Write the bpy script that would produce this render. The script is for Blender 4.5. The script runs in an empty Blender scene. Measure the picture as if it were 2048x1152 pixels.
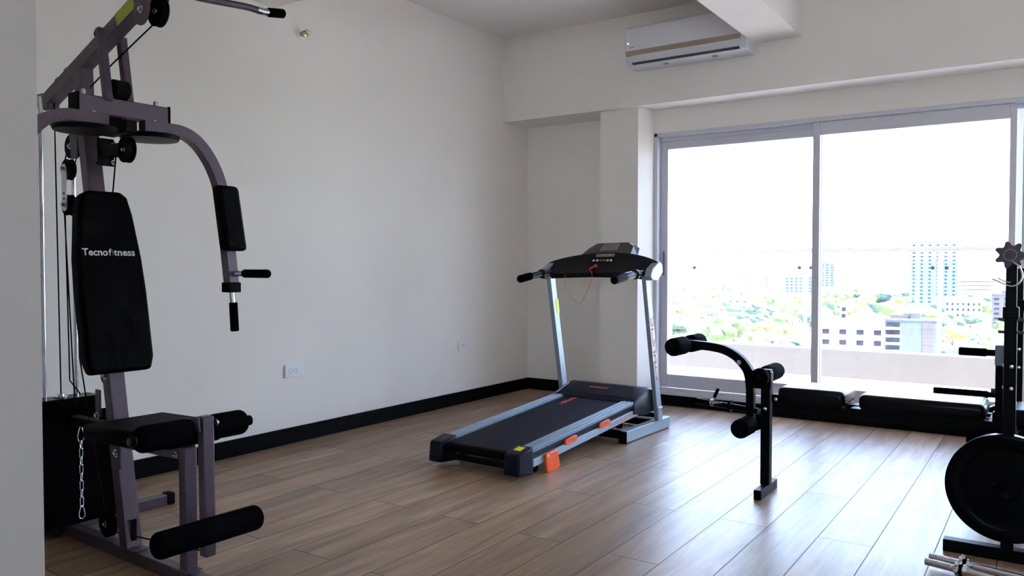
import bpy, bmesh, math, random
from mathutils import Vector, Matrix
random.seed(7)
C = bpy.context.scene.collection
PI = math.pi
V = Vector

# ------------------------------------------------------------------ materials
def mat(name, col, rough=.5, metal=0., spec=.5, var=.06, scale=20., bump=0., coat=0., emit=None, bscale=None):
    m = bpy.data.materials.new(name); m.use_nodes = True
    nt = m.node_tree; b = nt.nodes['Principled BSDF']
    tc = nt.nodes.new('ShaderNodeTexCoord'); nz = nt.nodes.new('ShaderNodeTexNoise')
    nz.inputs['Scale'].default_value = scale; nz.inputs['Detail'].default_value = 3
    nt.links.new(tc.outputs['Object'], nz.inputs['Vector'])
    rp = nt.nodes.new('ShaderNodeValToRGB')
    rp.color_ramp.elements[0].position = .3; rp.color_ramp.elements[1].position = .7
    rp.color_ramp.elements[0].color = [c * (1 - var) for c in col] + [1]
    rp.color_ramp.elements[1].color = [min(1, c * (1 + var)) for c in col] + [1]
    nt.links.new(nz.outputs['Fac'], rp.inputs['Fac']); nt.links.new(rp.outputs['Color'], b.inputs['Base Color'])
    b.inputs['Roughness'].default_value = rough; b.inputs['Metallic'].default_value = metal
    b.inputs['Specular IOR Level'].default_value = spec
    if coat: b.inputs['Coat Weight'].default_value = coat; b.inputs['Coat Roughness'].default_value = .15
    if emit: b.inputs['Emission Color'].default_value = (*emit[0], 1); b.inputs['Emission Strength'].default_value = emit[1]
    if bump:
        bp = nt.nodes.new('ShaderNodeBump'); bp.inputs['Strength'].default_value = bump; bp.inputs['Distance'].default_value = .002
        n2 = nt.nodes.new('ShaderNodeTexNoise'); n2.inputs['Scale'].default_value = bscale or scale * 8
        nt.links.new(tc.outputs['Object'], n2.inputs['Vector'])
        nt.links.new(n2.outputs['Fac'], bp.inputs['Height']); nt.links.new(bp.outputs['Normal'], b.inputs['Normal'])
    return m

def floor_mat():
    m = bpy.data.materials.new('wood_plank_tile'); m.use_nodes = True
    nt = m.node_tree; N = nt.nodes; L = nt.links; b = N['Principled BSDF']
    g = N.new('ShaderNodeNewGeometry'); sp = N.new('ShaderNodeSeparateXYZ'); L.new(g.outputs['Position'], sp.inputs[0])
    def mth(op, a, b_=None, c_=None):
        n = N.new('ShaderNodeMath'); n.operation = op
        for i, x in enumerate((a, b_, c_)):
            if x is None: continue
            if isinstance(x, (int, float)): n.inputs[i].default_value = x
            else: L.new(x, n.inputs[i])
        return n.outputs[0]
    W, LEN = .1967, 1.236
    r = mth('DIVIDE', mth('SUBTRACT', sp.outputs[0], 3.180 - 20 * W), W)
    row = mth('FLOOR', r); fr = mth('FRACT', r)
    odd = mth('MODULO', row, 2.0)
    q = mth('ADD', mth('DIVIDE', mth('SUBTRACT', sp.outputs[1], 4.432 - 10 * LEN), LEN), mth('MULTIPLY', mth('SUBTRACT', 1.0, odd), .5))
    idx = mth('FLOOR', q); fq = mth('FRACT', q)
    g1 = mth('MINIMUM', fr, mth('SUBTRACT', 1.0, fr)); g2 = mth('MINIMUM', fq, mth('SUBTRACT', 1.0, fq))
    gap = mth('MINIMUM', mth('MULTIPLY', g1, W), mth('MULTIPLY', g2, LEN))
    grout = mth('LESS_THAN', gap, .0019)
    cid = N.new('ShaderNodeCombineXYZ'); L.new(row, cid.inputs[0]); L.new(idx, cid.inputs[1])
    wn = N.new('ShaderNodeTexWhiteNoise'); wn.noise_dimensions = '3D'; L.new(cid.outputs[0], wn.inputs['Vector'])
    # grain : stretched noise, shifted for every plank
    gx = mth('ADD', sp.outputs[0], mth('MULTIPLY', wn.outputs['Value'], 37.0)); gy = mth('MULTIPLY', sp.outputs[1], .085)
    cv = N.new('ShaderNodeCombineXYZ'); L.new(gx, cv.inputs[0]); L.new(gy, cv.inputs[1]); L.new(mth('MULTIPLY', wn.outputs['Value'], 9.0), cv.inputs[2])
    n1 = N.new('ShaderNodeTexNoise'); n1.inputs['Scale'].default_value = 17; n1.inputs['Detail'].default_value = 6; n1.inputs['Roughness'].default_value = .62; n1.inputs['Distortion'].default_value = .5
    L.new(cv.outputs[0], n1.inputs['Vector'])
    n2 = N.new('ShaderNodeTexNoise'); n2.inputs['Scale'].default_value = 90; n2.inputs['Detail'].default_value = 2; L.new(cv.outputs[0], n2.inputs['Vector'])
    f = mth('ADD', mth('MULTIPLY', n1.outputs['Fac'], .85), mth('MULTIPLY', n2.outputs['Fac'], .15))
    rp = N.new('ShaderNodeValToRGB'); e = rp.color_ramp.elements
    e[0].position = .30; e[0].color = (.135, .080, .046, 1); e[1].position = .68; e[1].color = (.42, .270, .162, 1)
    x = rp.color_ramp.elements.new(.48); x.color = (.27, .172, .103, 1)
    L.new(f, rp.inputs['Fac'])
    hs = N.new('ShaderNodeHueSaturation'); L.new(rp.outputs['Color'], hs.inputs['Color'])
    L.new(mth('ADD', .82, mth('MULTIPLY', wn.outputs['Value'], .36)), hs.inputs['Value']); hs.inputs['Saturation'].default_value = .95
    mx = N.new('ShaderNodeMix'); mx.data_type = 'RGBA'; L.new(grout, mx.inputs['Factor'])
    L.new(hs.outputs['Color'], mx.inputs[6]); mx.inputs[7].default_value = (.045, .035, .03, 1)
    L.new(mx.outputs[2], b.inputs['Base Color'])
    L.new(mth('ADD', FR, mth('MULTIPLY', grout, .3)), b.inputs['Roughness'])
    b.inputs['Specular IOR Level'].default_value = FS
    bp = N.new('ShaderNodeBump'); bp.inputs['Strength'].default_value = .12; bp.inputs['Distance'].default_value = .001
    L.new(mth('SUBTRACT', f, grout), bp.inputs['Height']); L.new(bp.outputs['Normal'], b.inputs['Normal'])
    return m
FR, FS = .36, .36

def glass_mat(name, tint, fac=.6):
    m = bpy.data.materials.new(name); m.use_nodes = True
    nt = m.node_tree; N = nt.nodes; L = nt.links; N.remove(N['Principled BSDF'])
    t = N.new('ShaderNodeBsdfTransparent'); t.inputs[0].default_value = (*tint, 1)
    g = N.new('ShaderNodeBsdfGlossy'); g.inputs['Roughness'].default_value = .01
    fr = N.new('ShaderNodeFresnel'); fr.inputs['IOR'].default_value = 1.45
    mu = N.new('ShaderNodeMath'); mu.operation = 'MULTIPLY'; mu.inputs[1].default_value = fac; L.new(fr.outputs[0], mu.inputs[0])
    x = N.new('ShaderNodeMixShader'); L.new(mu.outputs[0], x.inputs[0]); L.new(t.outputs[0], x.inputs[1]); L.new(g.outputs[0], x.inputs[2])
    L.new(x.outputs[0], N['Material Output'].inputs[0]); return m

M = dict(
    wall=mat('painted_plaster', (.845, .805, .755), .7, bump=.25, scale=3, var=.012, bscale=140, spec=.3),
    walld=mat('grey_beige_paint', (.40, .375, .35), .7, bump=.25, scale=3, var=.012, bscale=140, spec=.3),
    ceil=mat('ceiling_paint', (.83, .80, .78), .8, scale=3, var=.012, spec=.2),
    base=mat('black_baseboard', (.0025, .0025, .004), .35, spec=.06),
    alu=mat('brushed_aluminium', (.62, .62, .68), .45, .08, scale=60, var=.04),
    steel=mat('violet_grey_paint', (.072, .052, .072), .38, .35, scale=160, var=.22, bump=.1, spec=.5),
    black=mat('black_paint', (.0018, .0018, .003), .42, spec=.06),
    vinyl=mat('black_vinyl', (.002, .002, .003), .55, spec=.03, bump=.25, scale=40, bscale=300),
    seatv=mat('black_bench_vinyl', (.0012, .0012, .0025), .26, spec=.14, bump=.25, scale=30, bscale=260),
    foam=mat('black_foam', (.002, .002, .003), .9, spec=.02, bump=.3, scale=90),
    rubber=mat('black_rubber', (.002, .002, .003), .6, spec=.05),
    iron=mat('black_iron', (.0012, .0012, .002), .22, spec=.04),
    chrome=mat('chrome', (.62, .64, .67), .18, 1.),
    rod=mat('polished_rod', (.75, .77, .80), .12, 1.),
    silver=mat('silver_paint', (.30, .36, .42), .40, .35, scale=90, var=.05),
    silverd=mat('darker_silver', (.16, .20, .25), .42, .4, scale=90, var=.05),
    plast=mat('black_plastic', (.004, .004, .008), .38, spec=.16),
    plast2=mat('navy_black_plastic', (.0035, .0045, .014), .35, spec=.14),
    belt=mat('running_belt_rubber', (.003, .003, .010), .55, spec=.12, bump=.6, scale=60, bscale=500, var=.5),
    orange=mat('orange_plastic', (.85, .10, .008), .4, spec=.4),
    redt=mat('red_lettering', (.75, .06, .04), .5),
    oranget=mat('orange_lettering', (.62, .13, .03), .5),
    pinkt=mat('faded_red_lettering', (.62, .15, .10), .5),
    white=mat('white_lettering', (.72, .72, .76), .5),
    green=mat('green_lettering', (.06, .22, .03), .5),
    yellow=mat('yellow_sticker', (.75, .72, .02), .5),
    ygreen=mat('yellow_green_sticker', (.36, .40, .02), .45),
    acw=mat('white_air_conditioner_plastic', (.72, .72, .76), .25, spec=.5, scale=6, var=.01),
    tan=mat('tan_strip_plastic', (.33, .27, .20), .4, scale=60),
    plate=mat('white_switch_plastic', (.80, .81, .82), .3, scale=30, var=.01),
    dark=mat('dark_socket_hole', (.02, .02, .022), .6),
    lcd=mat('grey_display_glass', (.16, .20, .20), .2),
    hoodm=mat('speckled_dark_plastic', (.016, .014, .022), .6, spec=.1, scale=260, var=.7),
    podm=mat('mottled_grey_plastic', (.060, .050, .050), .5, scale=240, var=.6),
    tanp=mat('tan_button_panel', (.20, .15, .13), .5, scale=200, var=.3),
    redp=mat('red_plastic', (.70, .03, .015), .35),
    knob=mat('dark_violet_knob', (.035, .018, .032), .5),
    brass=mat('brass_fitting', (.42, .38, .20), .35, .8),
    glass=glass_mat('window_glass', (.97, .965, .975)),
    rail_glass=glass_mat('railing_glass', (.90, .95, .94), .5),
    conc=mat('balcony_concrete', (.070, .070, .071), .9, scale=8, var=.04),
    tile=mat('balcony_tile', (.50, .44, .385), .6, scale=4, var=.03),
    railm=mat('steel_handrail', (.115, .115, .12), .6, .0, spec=.1),
    clampm=mat('dark_glass_clamp', (.02, .02, .022), .5, spec=.1),
    post=mat('bright_steel_post', (.70, .72, .72), .4, .2),
)
M['floor'] = floor_mat()

# ------------------------------------------------------------------ mesh builder
def basis(d, up=(0, 0, 1)):
    d = V(d).normalized(); up = V(up)
    if abs(d.dot(up.normalized())) > .98: up = V((0, 1, 0)) if abs(d.y) < .9 else V((1, 0, 0))
    s = d.cross(up).normalized(); t = s.cross(d).normalized()
    return d, s, t
class MB:
    def __init__(s, off=(0, 0, 0)): s.v = []; s.f = []; s.off = V(off)
    def add(s, vs, fs):
        n = len(s.v); s.v += [V(p) + s.off for p in vs]; s.f += [[i + n for i in f] for f in fs]; return s
    def box(s, x0, x1, y0, y1, z0, z1):
        x0, x1 = sorted((x0, x1)); y0, y1 = sorted((y0, y1)); z0, z1 = sorted((z0, z1))
        return s.add([(x0, y0, z0), (x1, y0, z0), (x1, y1, z0), (x0, y1, z0), (x0, y0, z1), (x1, y0, z1), (x1, y1, z1), (x0, y1, z1)],
                     [(0, 3, 2, 1), (4, 5, 6, 7), (0, 1, 5, 4), (1, 2, 6, 5), (2, 3, 7, 6), (3, 0, 4, 7)])
    def rings(s, rings, caps=True, closed=False):
        n = len(rings[0]); vs = [p for r in rings for p in r]; fs = []
        m = len(rings)
        for i in range(m if closed else m - 1):
            a = i * n; b = ((i + 1) % m) * n
            for j in range(n):
                k = (j + 1) % n; fs.append((a + j, a + k, b + k, b + j))
        if caps and not closed:
            fs.append(tuple(range(n))[::-1]); fs.append(tuple(range((m - 1) * n, m * n)))
        return s.add(vs, fs)
    def lathe(s, p, d, prof, n=28):
        d, a, b = basis(d); p = V(p); R = []
        for t, r in prof:
            r = max(r, 1e-5)
            R.append([p + d * t + (a * math.cos(2 * PI * k / n) + b * math.sin(2 * PI * k / n)) * r for k in range(n)])
        return s.rings(R)
    def cyl(s, p0, p1, r, r2=None, n=24):
        p0, p1 = V(p0), V(p1); L = (p1 - p0).length
        return s.lathe(p0, p1 - p0, [(0, r), (L, r if r2 is None else r2)], n)
    def roller(s, p0, p1, r, e=.02, n=28):
        p0, p1 = V(p0), V(p1); L = (p1 - p0).length; pr = []
        for i in range(7):
            a = PI / 2 * i / 6; pr.append((e * (1 - math.sin(a)), r - e * (1 - math.cos(PI/2 - a)) if False else r - e + e * math.sin(a)))
        pr = [(e - e * math.cos(PI / 2 * i / 6), r - e + e * math.sin(PI / 2 * i / 6)) for i in range(7)]
        pr = [(0, .004)] + pr
        pr += [(L - t, q) for t, q in pr[::-1]]
        return s.lathe(p0, p1 - p0, pr, n)
    def bar(s, p0, p1, w, h, up=(0, 0, 1)):
        p0, p1 = V(p0), V(p1); d, a, b = basis(p1 - p0, up)
        q = [(-w / 2, -h / 2), (w / 2, -h / 2), (w / 2, h / 2), (-w / 2, h / 2)]
        return s.rings([[p + a * x + b * y for x, y in q] for p in (p0, p1)])
    def sweep(s, pts, sec, up=None, closed=False, caps=True):
        pts = [V(p) for p in pts]; n = len(pts); R = []; prev = None
        for i, p in enumerate(pts):
            if closed: d = (pts[(i + 1) % n] - pts[i - 1]).normalized()
            else: d = (pts[min(i + 1, n - 1)] - pts[max(i - 1, 0)]).normalized()
            if up is not None:
                _, a, b = basis(d, up)
            elif prev is None: _, a, b = basis(d)
            else:
                a = (prev - d * prev.dot(d)).normalized(); b = a.cross(d).normalized()
            prev = a
            R.append([p + a * x + b * y for x, y in sec])
        return s.rings(R, caps=caps, closed=closed)
    def tube(s, pts, r, n=12, closed=False): return s.sweep(pts, [(r * math.cos(2 * PI * k / n), r * math.sin(2 * PI * k / n)) for k in range(n)], closed=closed)
    def prism(s, poly, vec):
        poly = [V(p) for p in poly]; vec = V(vec); return s.rings([poly, [p + vec for p in poly]])
    def sphere(s, c, r, n=16, sc=(1, 1, 1)):
        R = []
        for i in range(n // 2 + 1):
            a = -PI / 2 + PI * i / (n // 2); q = max(math.cos(a), 1e-4)
            R.append([V(c) + V((r * q * math.cos(2 * PI * k / n) * sc[0], r * q * math.sin(2 * PI * k / n) * sc[1], r * math.sin(a) * sc[2])) for k in range(n)])
        return s.rings(R)
    def build(s, name, m, parent=None, bevel=0., segs=2, smooth=True):
        me = bpy.data.meshes.new(name); me.from_pydata([tuple(p) for p in s.v], [], s.f)
        bm = bmesh.new(); bm.from_mesh(me); bmesh.ops.recalc_face_normals(bm, faces=bm.faces); bm.to_mesh(me); bm.free()
        me.materials.append(M[m] if isinstance(m, str) else m)
        if smooth:
            me.shade_smooth(); me.set_sharp_from_angle(angle=math.radians(38))
        o = bpy.data.objects.new(name, me); C.objects.link(o)
        if bevel:
            b = o.modifiers.new('edge', 'BEVEL'); b.width = bevel; b.segments = segs; b.limit_method = 'ANGLE'; b.angle_limit = math.radians(38)
            b.harden_normals = False
        if parent: o.parent = parent
        return o
def smooth_path(pts, k=8):
    pts = [V(p) for p in pts]; out = []
    P = [pts[0] * 2 - pts[1]] + pts + [pts[-1] * 2 - pts[-2]]
    for i in range(1, len(P) - 2):
        a, b, c, d = P[i - 1:i + 3]
        for j in range(k):
            t = j / k
            out.append(.5 * ((2 * b) + (c - a) * t + (2 * a - 5 * b + 4 * c - d) * t * t + (3 * b - a - 3 * c + d) * t ** 3))
    out.append(pts[-1]); return out
def tag(o, label, cat, group=None, kind=None):
    o['label'] = label; o['category'] = cat
    if group: o['group'] = group
    if kind: o['kind'] = kind
    return o
def thing(name, loc, rz, label, cat, group=None):
    o = bpy.data.objects.new(name, None); C.objects.link(o); o.location = loc; o.rotation_euler = (0, 0, rz)
    o.empty_display_size = .1
    return tag(o, label, cat, group)
def struct(name, mb, m, parent=None, bevel=0., **k):
    o = mb.build(name, m, parent, bevel, **k)
    if parent is None: o['kind'] = 'structure'
    return o
def copy_tree(o, parent=None):
    c = o.copy(); C.objects.link(c)
    if parent: c.parent = parent
    for ch in [x for x in bpy.data.objects if x.parent == o]: copy_tree(ch, c)
    return c
def lettering(name, txt, m, parent, origin, xdir, ydir, size, width=None, ext=.0006, shear=0., bold=0.):
    cu = bpy.data.curves.new(name, 'FONT'); cu.body = txt; cu.size = 1.; cu.extrude = 0; cu.align_x = 'CENTER'; cu.align_y = 'CENTER'; cu.shear = shear; cu.offset = bold
    cu.resolution_u = 3
    t = bpy.data.objects.new(name, cu); C.objects.link(t)
    dg = bpy.context.evaluated_depsgraph_get(); me = bpy.data.meshes.new_from_object(t.evaluated_get(dg))
    C.objects.unlink(t); bpy.data.objects.remove(t)
    xs = [v.co.x for v in me.vertices]; w = max(xs) - min(xs)
    sx = size if width is None else width / w
    xd, yd = V(xdir).normalized(), V(ydir).normalized(); zd = xd.cross(yd)
    for v in me.vertices:
        v.co = V(origin) + xd * v.co.x * sx + yd * v.co.y * size + zd * ext
    me.materials.clear(); me.materials.append(M[m]); me.name = name
    o = bpy.data.objects.new(name, me); C.objects.link(o)
    if parent: o.parent = parent
    sd = o.modifiers.new('thickness', 'SOLIDIFY'); sd.thickness = ext; sd.offset = 0
    return o

exec_parts = []
# ------------------------------------------------------------------ the room
YB, YC, YW, YR = 5.344, 5.41, 5.59, 5.70      # beam face, column face, window plane, recess wall
ZB, ZC = 2.217, 2.883                          # beam underside, ceiling
XR, YN = 7.2, -3.2
struct('floor', MB().box(-.1, XR, YN, YR + .05, -.1, 0), 'floor')
struct('ceiling', MB().box(-.1, XR + .1, YN - .1, YR + .25, ZC, ZC + .12), 'ceil')
struct('wall_left', MB().box(-.12, 0, YN, YR + .1, 0, ZC), 'wall')
struct('wall_recess', MB().box(0, .85, YR, YR + .2, 0, ZC), 'wall')
struct('wall_column', MB().prism([(.85, YC, 0), (1.165, YC, 0), (1.213, YW, 0), (1.213, YW + .3, 0), (.85, YW + .3, 0)], (0, 0, ZB)), 'wall')
struct('trim_1', MB().box(0, XR, YB, YR + .2, ZB, ZC), 'wall')                       # header over the windows
struct('wall_lintel', MB().box(1.213, XR, YW, YW + .2, 2.046, ZB), 'wall')
struct('trim_2', MB().box(2.052, 2.353, .8, YB, 2.531, ZC), 'wall')                   # ceiling beam running to the window wall
struct('trim_3', MB().box(0, 2.052, 2.70, 3.045, 2.531, ZC), 'wall')                  # cross beam from the long wall
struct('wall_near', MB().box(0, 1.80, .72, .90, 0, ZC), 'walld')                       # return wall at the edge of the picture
struct('wall_right', MB().box(XR, XR + .1, 3.6, YW + .3, 0, ZC), 'wall')
struct('wall_behind', MB().box(-.1, 3.6, YN - .1, YN, 0, ZC).box(3.6, 6.2, YN - .1, YN, 0, 1.2).box(3.6, 6.2, YN - .1, YN, 1.95, ZC).box(6.2, XR, YN - .1, YN, 0, ZC), 'wall')   # unseen opening added behind the camera to let in fill light
struct('wall_side', MB().box(XR, XR + .1, YN, 3.6, 0, ZC), 'wall')
def baseboard(name, x0, x1, y0, y1, h=.095):
    return struct(name, MB().box(x0, x1, y0, y1, 0, h), 'base', bevel=.003)
baseboard('baseboard_left', .0005, .014, .90, YR)
baseboard('baseboard_recess', .014, .85, YR - .014, YR - .0005)
baseboard('baseboard_column', .836, 1.165, YC - .013, YC - .0005)
baseboard('baseboard_window', 1.19, XR, YW - .005, YW + .012, .082)

# sliding glass doors
F0, F1 = 1.213, 6.9
win = MB()
win.box(F0, F1, YW - .004, YW + .10, 2.016, 2.046)       # head
win.box(F0, F1, YW + .045, YW + .10, 1.985, 2.016)
win.box(F0, F0 + .028, YW - .004, YW + .10, .082, 2.046)
win.box(F1 - .03, F1, YW - .004, YW + .10, .082, 2.046)
win.box(F0, F1, YW - .004, YW + .10, .0, .105)        # track
win.box(F0, F1, YW + .006, YW + .012, .105, .128)
win.box(F0, F1, YW + .052, YW + .058, .105, .128)
w1 = bpy.data.objects.new('window_1', None); C.objects.link(w1); w1.location = (0, 0, 0); w1['kind'] = 'structure'
win.build('window_frame', 'alu', w1, .002)
def sash(x0, x1, y, z0=.128, z1=2.016, st=.05, br=.10, tr=.088, rst=None, pull=None):
    rst = rst or st
    s = MB().box(x0, x0 + st, y, y + .034, z0, z1).box(x1 - rst, x1, y, y + .034, z0, z1)
    s.box(x0 + st, x1 - rst, y, y + .034, z0, z0 + br).box(x0 + st, x1 - rst, y, y + .034, z1 - tr, z1)
    o = s.build('sash', 'alu', w1, .003)
    MB().box(x0 + st - .004, x1 - rst + .004, y + .014, y + .020, z0 + br - .004, z1 - tr + .004).build('glass_pane', 'glass', o)
    if pull:
        MB().box(x0 + .016, x0 + .032, y - .006, y, .98, 1.16).build('pull', 'silverd', o, .003)
sash(1.243, 2.415, YW + .056, pull=None, st=.058)
sash(2.364, 3.528, YW + .010, st=.046, rst=.035)
sash(3.56, 4.72, YW + .010, st=.05)
sash(4.67, 5.85, YW + .056, st=.05)
sash(5.80, 6.87, YW + .010, st=.05)
MB().box(3.526, 3.562, YW + .06, YW + .09, .128, 2.016).build('mullion', 'alu', w1, .002)
MB().box(1.262, 1.278, YW + .048, YW + .056, .98, 1.16).build('pull', 'silverd', w1, .003)

# balcony
struct('floor_balcony', MB().box(-1.5, 9, YR + .05, 8.3, -.15, -.012), 'tile')
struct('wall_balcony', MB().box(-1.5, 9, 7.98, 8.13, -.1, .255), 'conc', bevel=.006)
rail = thing('glass_railing', (2.3, 8.06, .255), 0, 'long steel handrail with clear glass panels standing on the low concrete balcony wall', 'railing')
R_ = lambda: MB(off=(-2.3, -8.06, -.255))
R_().box(-1.4, 8.9, 8.04, 8.08, 1.186, 1.224).build('handrail', 'railm', rail, .006)
jx = [-.85, .30, .52, 1.709, 2.874, 4.04, 5.2, 6.4]
for x in jx:
    p = R_().box(x - .014, x + .014, 8.05, 8.075, .255, 1.19).build('post', 'post', rail, .003)
for a, b in zip(jx[:-1], jx[1:]):
    if b - a < .5: continue
    g = R_().box(a + .02, b - .02, 8.045, 8.053, .262, 1.10).build('glass_panel', 'rail_glass', rail)
    for x in (a + .055, b - .055):
        MBc = R_().lathe((x, 8.030, 1.033), (0, 1, 0), [(0, .006), (.002, .017), (.012, .019), (.03, .017), (.034, .006)], 16)
        MBc.build('clamp', M['clampm'], g)

# ------------------------------------------------------------------ things fixed to the walls
ac = thing('air_conditioner', (1.62, YB, 2.46), 0, 'white split air conditioner with a tan strip, mounted high above the glass doors', 'air conditioner')
A = lambda: MB(off=(-1.62, -YB, -2.46))
prof = [(YB, 2.735), (5.175, 2.738), (5.150, 2.728), (5.140, 2.70), (5.137, 2.58), (5.140, 2.555), (5.146, 2.532), (5.165, 2.488), (5.185, 2.468), (5.25, 2.458), (YB, 2.462)]
A().prism([(1.190, y, z) for y, z in prof], (.862, 0, 0)).build('body', 'acw', ac, .008, 3)
A().box(1.197, 2.015, 5.132, 5.150, 2.529, 2.562).build('accent_strip', 'tan', ac, .003)
lv = A().prism([(1.235, 5.1405, 2.530), (1.235, 5.1375, 2.528), (1.235, 5.1605, 2.4835), (1.235, 5.166, 2.486)], (.765, 0, 0)).build('louver', 'acw', ac)
A().prism([(1.235, 5.155, 2.4835), (1.235, 5.164, 2.476), (1.235, 5.176, 2.470), (1.235, 5.17, 2.484)], (.765, 0, 0)).build('air_slot', 'dark', ac)
A().box(1.212, 1.218, 5.134, 5.139, 2.612, 2.618).build('indicator_light', mat('lit_indicator', (.9, .9, .9), emit=((1, 1, 1), 2.5)), ac)
A().box(1.228, 1.262, 5.1365, 5.139, 2.583, 2.589).build('badge', 'tan', ac)
for x in (1.45, 1.80): A().box(x, x + .03, 5.21, 5.235, 2.454, 2.463).build('clip', 'silver', ac)

def outlet(y0, y1, z0, z1, label):
    yc, zc = (y0 + y1) / 2, (z0 + z1) / 2
    t = thing('wall_outlet', (0, yc, zc), 0, label, 'outlet', 'wall outlets on the long white wall')
    MB().box(0.0005, .011, y0 - yc, y1 - yc, z0 - zc, z1 - zc).build('cover_plate', 'plate', t, .003)
    hw = .036
    ins = MB().box(.010, .0135, -hw, hw, -.020, .020).build('socket_insert', 'plate', t, .001)
    for s in (-1, 1):
        h = MB()
        for dy, dz in ((-.004, .009), (-.004, -.009), (.007, 0)):
            h.cyl((.0130, s * .017 + dy, dz), (.0142, s * .017 + dy, dz), .0028, n=10)
        h.build('socket_holes', 'dark', ins)
outlet(3.091, 3.222, .392, .468, 'white double wall outlet on the long wall, the one by the multi gym')
outlet(4.738, 4.856, .410, .481, 'small white double wall outlet near the treadmill, towards the room corner')

fx = thing('wall_fitting', (0, 3.235, 2.425), 0, 'small round brass and white fitting high on the long wall', 'wall fitting')
MB().lathe((.0005, 0, 0), (1, 0, 0), [(0, .034), (.004, .034), (.007, .028), (.008, .005)], 24).build('escutcheon', 'plate', fx)
MB().lathe((.007, 0, 0), (1, 0, 0), [(0, .014), (.014, .013), (.016, .018), (.030, .018), (.034, .010), (.036, .003)], 18).build('socket', 'brass', fx)
MB().tube([(.02, 0, .012), (.035, .012, .026), (.04, .03, .028), (.036, .042, .020)], .0035).sphere((.03, .026, -.002), .009).build('spring_clip', 'chrome', fx)
# ------------------------------------------------------------------ multi gym
GO = V((0.056, 1.594, 0)); ga = math.radians(-2)
GB = GO + V((math.cos(ga), math.sin(ga), 0)) * .85
gym = thing('multi_gym', tuple(GB), ga, 'grey steel multi gym with black pads, foam rollers and weight stack', 'multi gym')
G = lambda: MB(off=(-.85, 0, 0))
bt = G().box(.05, 1.88, -.022, .022, 0.001, .046).build('base_tube', 'steel', gym, .004)
def foot(name, u, a, b):
    o = G().box(u - .022, u + .022, a + .035, b - .035, .001, .046).build(name, 'steel', gym, .004)
    for s0, s1 in ((a, a + .036), (b - .036, b)):
        G().box(u - .025, u + .025, s0, s1, 0, .05).build('end_cap', 'rubber', o, .004)
foot('cross_foot', .43, -.47, .47); foot('cross_foot', 1.86, -.20, .20)
up = G().bar((.961, 0, .046), (.674, 0, 1.64), .05, .058, (0, 1, 0)).bar((.674, 0, 1.60), (.662, 0, 1.80), .05, .05, (0, 1, 0)).box(.885, 1.03, -.03, .03, .046, .052)
upr = up.build('upright_post', 'steel', gym, .004)
def bolt(parent, p, d, r=.010, l=.012, name='bolt'):
    d = V(d).normalized()
    G().lathe(V(p), d, [(0, r * 1.25), (.002, r * 1.25), (.0022, r * .8), (l * .8, r * .75), (l, r * .4)], 12).build(name, 'chrome', parent)
# low pulley inside the post foot
G().box(.978, .9815, -.010, .010, .07, .15).build('post_slot', 'black', upr)
# seat support
st = G().bar((.88, 0, .425), (1.34, 0, .437), .045, .045).build('seat_rail', 'steel', gym, .004)
G().box(.90, .955, -.034, -.026, .33, .45).build('bracket', 'steel', st, .002)
bolt(st, (.93, -.034, .385), (0, -1, 0), .012)
# front post
fp = G().bar((1.325, 0, .046), (1.325, 0, .455), .040, .042, (0, 1, 0)).box(1.27, 1.36, -.03, .03, .046, .052).build('front_post', 'steel', gym, .004)
lg = G().bar((1.435, 0, .118), (1.43, 0, .570), .038, .038, (0, 1, 0)).build('leg_lever', 'steel', gym, .005)
G().bar((1.345, -.028, .530), (1.44, -.028, .548), .006, .05).build('hinge_plate', 'steel', lg, .002)
bolt(lg, (1.385, -.032, .545), (0, -1, 0), .012, .014); bolt(lg, (1.446, .024, .545), (0, 1, 0), .010)
bolt(st, (1.30, -.026, .43), (0, -1, 0), .008)
# rollers
def roller(u, z, a, b, label=None):
    sh = G().cyl((u, a - .022, z), (u, b + .022, z), .0125).build('roller_shaft', 'steel', gym)
    for s0, s1 in ((a, -.027), (.027, b)):
        G().roller((u, s0, z), (u, s1, z), .0415, .022).build('foam_roller', 'foam', sh)
    for s in (a - .022, b + .008): G().cyl((u, s, z), (u, s + .014, z), .017).build('end_plug', 'rubber', sh)
roller(1.395, .522, -.212, .168)
r2 = G().cyl((1.476, -.19, .212), (1.476, .15, .212), .0125).build('roller_shaft', 'steel', gym)
G().roller((1.476, -.205, .212), (1.476, .165, .212), .0415, .022).build('foam_roller', 'foam', r2)
# seat
seat = G().prism([(.925, -.15, .452), (.925, .15, .452), (1.22, .15, .462), (1.375, .095, .467), (1.375, -.095, .467), (1.22, -.15, .462)], (0, 0, .055))
seat.build('seat', 'vinyl', gym, .014, 3)
# backrest
pf = lambda z: 1.050 - .18 * z
outl = [(-.060, 1.324), (.058, 1.324), (.082, 1.304), (.096, 1.24), (.113, 1.08), (.119, .95), (.119, .72), (.105, .672), (-.107, .672), (-.122, .72), (-.124, .95), (-.119, 1.08), (-.100, 1.24), (-.086, 1.304)]
br = G().prism([(pf(z), v, z) for v, z in outl], (-.062, 0, -.010)).build('backrest', 'vinyl', gym, .013, 3)
zt = 1.098
xd = (0, 1, 0); yd = (-.18, 0, 1)
lo = V((pf(zt) + .0006 - .85, 0, zt))
def btxt(t, m, c, w, h, b=.012): return lettering('lettering', t, m, br, lo + V((0, c, 0)), xd, yd, h, w, ext=.0008, bold=b)
btxt('Tecno', 'white', -.060, .090, .036, .02); btxt('f', 'white', -.0075, .011, .034, .02); btxt('i', 'green', .003, .0045, .030, .01); btxt('t', 'white', .0125, .010, .033, .02); btxt('ness', 'white', .052, .064, .036, .02)
bolt(upr, (.845, -.027, .655), (0, -1, 0), .012)
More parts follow.
